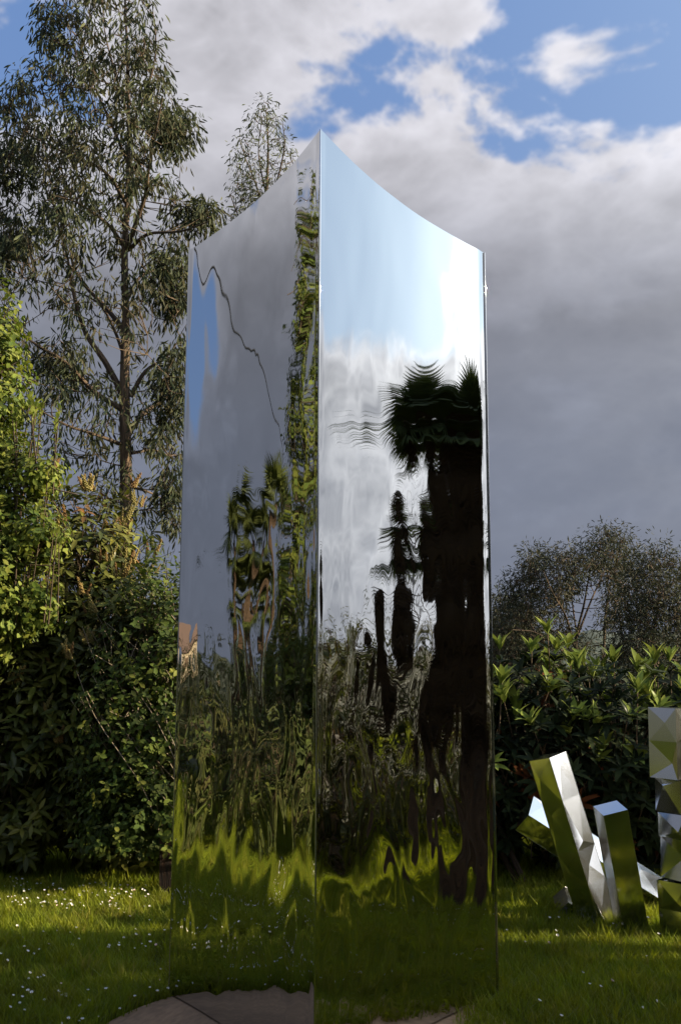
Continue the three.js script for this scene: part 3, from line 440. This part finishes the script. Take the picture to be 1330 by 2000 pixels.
// ---------------------------------------------------------------- grass and daisies
{
  const R = rng(301);
  const tuft = (() => { const pos = [], idx = [], nor = []; for (let b = 0; b < 13; b++) { const a = R() * 6.28, r = R() * 0.035, x = Math.cos(a) * r, z = Math.sin(a) * r, h = 0.035 + R() * 0.06, la = R() * 6.28, lean = (0.15 + R() * 0.8) * h, w = 0.0022 + R() * 0.0012, fx = Math.cos(la + 1.57) * w, fz = Math.sin(la + 1.57) * w, i0 = pos.length / 3, lx = Math.cos(la) * lean, lz = Math.sin(la) * lean;
      pos.push(x - fx, 0, z - fz, x + fx, 0, z + fz, x - fx * .7 + lx * .35, h * .6, z - fz * .7 + lz * .35, x + fx * .7 + lx * .35, h * .6, z + fz * .7 + lz * .35, x + lx, h, z + lz); idx.push(i0, i0 + 1, i0 + 2, i0 + 2, i0 + 1, i0 + 3, i0 + 2, i0 + 3, i0 + 4); }
    const g = new THREE.BufferGeometry(); g.setAttribute('position', new THREE.Float32BufferAttribute(pos, 3)); g.setIndex(idx); g.computeVertexNormals(); return g; })();
  const list = [], clear = (x, z) => inside(x, z, 0.0) || Math.hypot(x + 0.13, z + 4.36) < 0.94 && !(x > 0.5);
  const area = (x0, x1, z0, z1, dens, sc) => { const n = Math.round((x1 - x0) * (z1 - z0) * dens); for (let i = 0; i < n; i++) { const x = mix(x0, x1, R()), z = mix(z0, z1, R()); if (clear(x, z)) continue; const k = N2(x * 1.1, z * 1.1), f = N2(x * 4, z * 4); const s = sc * (0.75 + 0.5 * R() + 0.18 * k + 0.15 * f) * (R() < 0.05 ? 1.45 : 1); const q = R() * 6.28;
      const m = new THREE.Matrix4().makeRotationY(q).scale(V(1, 1, 1).multiplyScalar(s)).setPosition(x, 0, z); const c = 1 + 0.18 * k + (R() - 0.5) * 0.5, dry = R() < 0.05 ? 1 : 0; list.push([m, lin((0.22 + 0.03 * f + dry * 0.08) * c, (0.26 + dry * 0.03) * c, (0.008 + dry * 0.03) * c)]); } };
  area(-2.6, 2.6, -5.6, -3.6, 1500, 1.0); area(-2.9, 3.0, -7.4, -5.6, 1300, 1.05); area(-3.6, 3.6, -11, -7.4, 350, 1.3); area(-9, -2.9, -9.5, -3.5, 420, 1.25); area(3.0, 9, -9.5, -3.5, 300, 1.25); area(-2.6, 2.6, -3.6, -1.0, 350, 1.2); area(-12, 14, -16, -9.5, 60, 1.8);
  const gm = leafMat([1, 1, 1], { transmission: 0.55 });
  tag(instanced('grass', tuft, gm, list, scene), 'short green lawn grass around the mirror pillar', 'grass');
  // daisies: a ring of petals round a yellow eye on a short stalk
  const gs = []; const col = (g, c) => { const q = g.index ? g.toNonIndexed() : g; for (const k of Object.keys(q.attributes)) if (k !== 'position' && k !== 'normal') q.deleteAttribute(k); const a = new Float32Array(q.attributes.position.count * 3); for (let i = 0; i < a.length; i += 3) a.set(c, i); q.setAttribute('color', new THREE.BufferAttribute(a, 3)); gs.push(q); };
  for (let i = 0; i < 9; i++) { const p = new THREE.CircleGeometry(1, 5); p.scale(0.0034, 0.0065, 1); p.translate(0, 0.0085, 0); p.rotateX(-1.15); p.rotateY(i / 9 * 6.283); p.translate(0, 0.06, 0); col(p, [0.8, 0.79, 0.76]); }
  const eye = new THREE.IcosahedronGeometry(0.0042, 1); eye.scale(1, 0.6, 1); eye.translate(0, 0.061, 0); col(eye, [0.6, 0.38, 0.02]); col(new THREE.CylinderGeometry(0.0009, 0.0011, 0.06, 4).translate(0, 0.03, 0), [0.08, 0.13, 0.02]);
  const dg = mergeGeometries(gs), dl = [];
  const sow = (n, x0, x1, z0, z1, s0) => { let k = 0, guard = 0; while (k < n && guard++ < n * 30) { const x = mix(x0, x1, R()), z = mix(z0, z1, R()); if (clear(x, z) || N2(x * 1.3 + 40, z * 1.3) + 0.5 * N2(x * 5, z * 5 + 9) < -0.15) continue; k++; const m = new THREE.Matrix4().makeRotationFromEuler(new THREE.Euler(0.35 + (R() - 0.5) * 0.7, R() * 0.5, -0.35 + (R() - 0.5) * 0.7)).scale(V(1, 2.1, 1).multiplyScalar(s0 * (0.75 + 0.5 * R()))).setPosition(x, 0.005, z); const w = 0.85 + 0.15 * R(); dl.push([m, R() < 0.08 ? lin(0.9, 0.7, 0.72) : lin(w, w, w)]); } };
  sow(190, -2.7, -0.7, -6.6, -4.3, 0.56); sow(260, -2.8, -0.7, -7.45, -6.6, 0.56); sow(40, 0.8, 2.6, -6.4, -4.6, 0.6); sow(60, -6, -2.7, -8, -4, 0.55);
  tag(instanced('daisies', dg, new THREE.MeshStandardMaterial({ vertexColors: true, roughness: 0.8, side: THREE.DoubleSide }), dl, scene), 'small white daisies scattered over the lawn, mostly on the left', 'flowers');
}
// ---------------------------------------------------------------- the garden to the sides, seen in the mirror
function fanFrond(seed, R0, segs, spreadDeg, droop, petiole) { // a fan palm leaf: stalk along +Y, then pleated blades
  const R = rng(seed), gs = [], pos = [], idx = []; const hub = V(0, petiole, -0.04 * petiole);
  for (let i = 0; i < segs; i++) {
    const a = (i / (segs - 1) - 0.5) * spreadDeg * D2R, L = R0 * (0.82 + 0.18 * Math.cos(a)) * (0.9 + 0.2 * R()), d = V(Math.sin(a), Math.cos(a), 0), s = V(Math.cos(a), -Math.sin(a), 0), w = R0 * spreadDeg * D2R / segs * 0.42, i0 = pos.length / 3;
    for (const [t, k] of [[0.05, 0.12], [0.45, 0.8], [0.72, 0.62], [1, 0.03]]) { const c = hub.clone().addScaledVector(d, L * t); c.z -= droop * L * t * t * (t > 0.6 ? 1.25 : 0.8); const z = 0.25 * w * k; pos.push(c.x - s.x * w * k, c.y - s.y * w * k, c.z + z, c.x, c.y, c.z - z, c.x + s.x * w * k, c.y + s.y * w * k, c.z + z); }
    for (let r = 0; r < 3; r++) for (const k of [0, 1]) { const q = i0 + r * 3 + k; idx.push(q, q + 1, q + 3, q + 3, q + 1, q + 4); }
  }
  const g = new THREE.BufferGeometry(); g.setAttribute('position', new THREE.Float32BufferAttribute(pos, 3)); g.setIndex(idx); g.computeVertexNormals(); gs.push(g);
  const st = twig(V(0, 0, 0), hub, 0.012, 0.008); st.deleteAttribute('uv'); gs.push(st); return mergeGeometries(gs);
}
const fronds = [1, 2, 3].map((k) => fanFrond(400 + k, 0.52, 34, 215, 0.35 + 0.1 * k, 0.5)), deadFronds = [1, 2].map((k) => fanFrond(420 + k, 0.5, 26, 170, 0.9, 0.35));
const palmGreen = leafMat([0.075, 0.09, 0.016], { transmission: 0.25, clearcoat: 0.15, clearcoatRoughness: 0.35 }), palmDark = leafMat([0.06, 0.085, 0.018], { transmission: 0.2 }), palmDead = leafMat([0.05, 0.032, 0.014], { transmission: 0.12 }), fibre = new THREE.MeshStandardMaterial({ color: lin(0.075, 0.045, 0.024), roughness: 1, bumpMap: barkBump, bumpScale: 0.02 });
function fanPalm(label, x, z, h, count, skirt, seed, r, mat, size = 1, low = -25, dead = 0.8) {
  const R = rng(seed), t = thing('fan_palm', label, 'palm', [x, 0, z]);
  const pts = [], rad = []; for (let i = 0; i <= 10; i++) { const y = h * i / 10; pts.push(V(0.05 * Math.sin(y + seed), y - (i ? 0 : 0.1), 0.05 * Math.cos(y * 0.8 + seed))); rad.push(r * (1 + 0.25 * (R() - 0.5)) * (i > 8 ? 0.8 : 1)); }
  part('trunk', tube(pts, rad, 10, 3), fibre, t);
  for (let i = 0; i < count; i++) { const a = i * 2.4 + R() * 0.4, el = mix(86, low, Math.pow((i + 0.5) / count, 0.9)) * D2R, d = V(Math.cos(a) * Math.cos(el), Math.sin(el), Math.sin(a) * Math.cos(el)), m = part('frond', fronds[i % 3], mat, t); leafMatrix(V(pts[10].x, h - 0.25 * i / count, pts[10].z), d, V(0, 1, 0).addScaledVector(d, -0.3), size * (0.85 + 0.3 * R())).decompose(m.position, m.quaternion, m.scale); }
  for (let i = 0; i < skirt; i++) { const a = i * 2.4 + R(), y = h + 0.22 - (h - 1.0) * 0.92 * i / skirt, el = (-42 - 36 * R()) * D2R, d = V(Math.cos(a) * Math.cos(el), Math.sin(el), Math.sin(a) * Math.cos(el)), m = part('dead_frond', deadFronds[i % 2], palmDead, t); leafMatrix(V(0, y, 0), d, V(Math.cos(a), 0.3, Math.sin(a)), dead * (0.65 + 0.6 * R() * R()) * (skirt > 50 ? 0.9 + 0.3 * sst(i / skirt, 0.2, 0.7) : 1)).decompose(m.position, m.quaternion, m.scale); }
  return t;
}
fanPalm('dark shaggy fan palm with a skirt of dead fronds, mirrored against the sun', 2.8, -5.37, 3.35, 32, 200, 451, 0.12, palmDark, 0.44, 8, 0.6);
fanPalm('lower shaggy fan palm just left of the tall dark one, in the mirror', 3.3, -5.54, 2.6, 24, 120, 455, 0.1, palmDark, 0.42, -10, 0.58);
fanPalm('tallest sunlit fan palm mirrored in the left face', -6.8, -9.3, 3.6, 20, 0, 452, 0.09, palmGreen, 0.72, 5);
fanPalm('middle sunlit fan palm mirrored in the left face', -7.2, -8.85, 3.1, 18, 0, 453, 0.09, palmGreen, 0.66, 0);
fanPalm('lowest sunlit fan palm mirrored in the left face', -7.4, -9.2, 2.4, 18, 0, 454, 0.09, palmGreen, 0.66, -10);
{
  const sunny = { n: 6, shell: 0.6, rise: 0.4, lift: 0.4, droop: 0.3, shoot: 0.15, mat: M.softLeaf };
  shrub({ ...sunny, name: 'tall_shrub', label: 'tall sunlit yellow-green shrub left of the frame, mirrored along the front edge', base: [-4.3, 0, -8.1], seed: 501, blobs: [[-4.3, 2.8, -8.15, 0.5, 2.9, 0.5], [-4.15, 5.0, -8.0, 0.2, 1.7, 0.24], [-5.2, 1.3, -8.8, 0.7, 1.6, 0.6], [-4.6, 0.9, -8.0, 0.6, 1.1, 0.5]], whorls: 2100, size: 0.075, leaf: smallLeaf, colors: climberColors.map((c) => c.map((k) => k * 0.72)) });
  shrub({ ...sunny, name: 'sunlit_hedge', label: 'sunlit hedge of mixed shrubs left of the frame, mirrored in the left face', base: [-5.2, 0, -9.2], seed: 511, blobs: [[-3.5, 0.55, -6.95, 0.42, 0.75, 0.35], [-3.95, 0.7, -7.2, 0.5, 1.1, 0.4], [-4.5, 0.6, -6.7, 0.5, 0.95, 0.45], [-5.0, 1.1, -8.9, 0.7, 1.2, 0.6], [-5.8, 1.0, -9.6, 0.8, 1.2, 0.7], [-6.4, 0.9, -8.0, 0.7, 1.15, 0.6], [-7.6, 0.9, -7.7, 0.8, 1.1, 0.6], [-9.0, 0.8, -7.6, 0.9, 1.0, 0.7], [-6.8, 0.8, -9.8, 0.9, 1.0, 0.7], [-8.6, 0.6, -10.2, 1.0, 0.8, 0.8]], whorls: 2300, size: 0.11, leaf: laurelLeaf, colors: [[0.1, 0.12, 0.02], [0.07, 0.09, 0.018], [0.12, 0.12, 0.03]] });
  shrub({ ...sunny, name: 'garden_shrub', label: 'backlit green shrubs right of the frame, mirrored low in the right face', base: [6.5, 0, -9], seed: 521, blobs: [[3.75, 0.75, -7.1, 0.45, 0.95, 0.5], [4.7, 0.85, -7.5, 0.7, 1.2, 0.6], [5.9, 0.9, -7.5, 0.8, 1.4, 0.7], [6.6, 0.8, -4.6, 0.7, 1.05, 0.6], [7.6, 1.0, -7.2, 0.8, 1.4, 0.7], [3.7, 0.95, -7.25, 0.62, 1.05, 0.6], [3.6, 0.7, -8.6, 0.6, 0.9, 0.6], [4.6, 0.9, -9.6, 0.9, 1.3, 0.6], [9.0, 1.2, -6.1, 0.8, 1.45, 0.9], [3.45, 0.35, -6.8, 0.5, 0.5, 0.35], [4.3, 0.35, -6.55, 0.55, 0.5, 0.42], [5.3, 0.5, -6.35, 0.6, 0.6, 0.45]], whorls: 2600, size: 0.12, leaf: laurelLeaf, colors: [[0.075, 0.085, 0.012], [0.09, 0.09, 0.012], [0.05, 0.06, 0.01], [0.07, 0.045, 0.018]] });
  shrub({ ...sunny, name: 'boundary_hedge', label: 'tall dark hedge right of the frame that shades the near lawn', base: [6.2, 0, -2.2], seed: 531, blobs: [[6.0, 1.3, -4.5, 0.8, 1.45, 0.55], [6.1, 1.8, -4.2, 0.8, 2.0, 0.9], [6.2, 1.8, -3.0, 0.9, 2.1, 1.0], [6.2, 1.9, -1.6, 0.9, 2.2, 1.1], [6.3, 1.8, 0, 0.9, 2.2, 1.1], [6.5, 1.8, 1.6, 0.9, 2.2, 1.1]], whorls: 8500, size: 0.19, leaf: laurelLeaf, mat: leafMat([1, 1, 1], { transmission: 0.1 }), colors: [[0.05, 0.065, 0.015], [0.04, 0.055, 0.015]] });
}
{ // the garden behind the camera is closed by tall trees
  const tall = { n: 7, shell: 0.6, rise: 0.3, lift: 0.3, droop: 0.4, shoot: 0.3, leaf: laurelLeaf, mat: M.softLeaf, colors: [[0.05, 0.065, 0.015], [0.04, 0.055, 0.015]], size: 0.36, whorls: 1300, category: 'tree', name: 'broadleaf_tree', twigShare: 0.2 };
  [[-7, 4, 'left of the path'], [-1.5, 6, 'in the middle'], [4.5, 5.5, 'on the sunny side']].forEach(([x, z, w], i) => shrub({ ...tall, label: 'tall dark broadleaf tree behind the camera, ' + w, base: [x, 0, z], seed: 601 + i, blobs: [[x, 4.2, z, 2.2, 2.8, 1.6], [x + 1.2, 2.2, z, 1.8, 2.2, 1.4], [x - 1.5, 2.0, z + 0.3, 1.8, 2.1, 1.4]], stems: [[[x, 0, z], [x + 0.1, 2, z], [x, 4, z]]], stemR: 0.18 }));
}
{ // bare young tree on the right, mirrored against the sky
  const R = rng(551), t = thing('bare_tree', 'thin bare young tree right of the frame, mirrored against the pale sky', 'tree', [6.6, 0, -7.4]), gs = [];
  const grow = (p, d, L, r, k) => { const e = p.clone().addScaledVector(d, L), m = p.clone().lerp(e, 0.5).add(V((R() - .5) * .08 * L, 0, (R() - .5) * .08 * L)); gs.push(tube([p, m, e], [r, r * 0.6], 5)); if (!k) return; const n = 2 + (R() < 0.6 ? 1 : 0); for (let i = 0; i < n; i++) grow(p.clone().lerp(e, 0.5 + 0.5 * (i + 1) / n), d.clone().multiplyScalar(1.1).add(V((R() - .5) * 1.1, 0.25, (R() - .5) * 1.1)).normalize(), L * (0.55 + 0.2 * R()), r * 0.55, k - 1); };
  const st = tube([V(0, -0.1, 0), V(0.03, 0.8, 0), V(-0.02, 1.5, 0.02)], [0.035, 0.022], 8); part('trunk', st, M.darkBark, t); grow(V(-0.02, 1.45, 0.02), V(0.05, 1, 0).normalize(), 1.0, 0.02, 4); part('branches', mergeGeometries(gs), M.darkBark, t);
}
{ // small rendered house far on the left
  const t = thing('garden_house', 'small cream house with brown roof far left of the frame, mirrored at the left edge', 'house', [-58, 0, -27], 1.1);
  const wall = new THREE.MeshStandardMaterial({ color: lin(0.38, 0.3, 0.2), roughness: 0.9 }), g = new THREE.BoxGeometry(6, 2.6, 5); g.translate(0, 1.3, 0); part('wall', g, wall, t);
  const r = new THREE.ExtrudeGeometry(new THREE.Shape([[-2.9, 0], [2.9, 0], [0, 1.5]].map((q) => new THREE.Vector2(...q))), { depth: 6.4, bevelEnabled: false }); r.rotateY(Math.PI / 2); r.translate(-3.2, 2.603, 0); part('roof', r, new THREE.MeshStandardMaterial({ color: lin(0.13, 0.08, 0.055), roughness: 0.9 }), t);
  for (const x of [-1.6, 1.6]) { const w = part('window', new THREE.BoxGeometry(1.0, 1.1, 0.08).translate(x, 1.4, 2.52), new THREE.MeshStandardMaterial({ color: lin(0.03, 0.035, 0.04), roughness: 0.08 }), t); part('frame', mergeGeometries([[-0.54, 0, 0.08, 1.2], [0.54, 0, 0.08, 1.2]].map(([a, b, c, d]) => new THREE.BoxGeometry(c, d, 0.12).translate(x + a, 1.4 + b, 2.52))), new THREE.MeshStandardMaterial({ color: lin(0.7, 0.7, 0.68), roughness: 0.6 }), w); }
  part('door', new THREE.BoxGeometry(0.9, 2, 0.08).translate(0, 1, 2.52), new THREE.MeshStandardMaterial({ color: lin(0.1, 0.06, 0.03), roughness: 0.7 }), t);
}
{ // overhead cable between two poles
  const dir = V(Math.sin(-40.5 * D2R), 0, -Math.cos(-40.5 * D2R)), m = V(-3.2, 7.0, -2.4), a = m.clone().addScaledVector(dir, -22), b = m.clone().addScaledVector(dir, 48);
  const c = part('overhead_cable', tube([a, m.clone().setY(6.9), b], [0.022, 0.022], 6), new THREE.MeshStandardMaterial({ color: lin(0.02, 0.02, 0.02), roughness: 0.7 }), scene); tag(c, 'black overhead cable passing left of the frame, mirrored as a thin dark line', 'cable');
  for (const [q, l] of [[a, 'wooden pole behind the camera that carries the overhead cable'], [b, 'far wooden pole on the left that carries the overhead cable']]) { const t = thing('utility_pole', l, 'pole', [q.x, 0, q.z]); part('shaft', tube([V(0, -0.2, 0), V(0, 3.5, 0), V(0, 7.3, 0)], [0.13, 0.09], 10), M.darkBark, t); part('crossarm', new THREE.BoxGeometry(1.2, 0.1, 0.1).translate(0, 6.9, 0.14), M.darkBark, t); }
}
{ // distant wooded rise
  const g = new THREE.PlaneGeometry(520, 60, 200, 20); g.rotateX(-Math.PI / 2); const p = g.attributes.position;
  for (let i = 0; i < p.count; i++) { const x = p.getX(i), z = p.getZ(i), e = sst(Math.abs(z), 30, 6); p.setY(i, -0.1 + e * (5.0 + 2.2 * N2(x * 0.02, 1) + 1.3 * N2(x * 0.13, z * 0.1) + 0.7 * N2(x * 0.5, z * 0.3))); }
  g.computeVertexNormals(); g.translate(40, 0, -170);
  const m = part('hills', g, new THREE.MeshStandardMaterial({ color: lin(0.05, 0.065, 0.05), roughness: 1 }), scene); m.userData.kind = 'structure';
}
renderer.render(scene, camera);
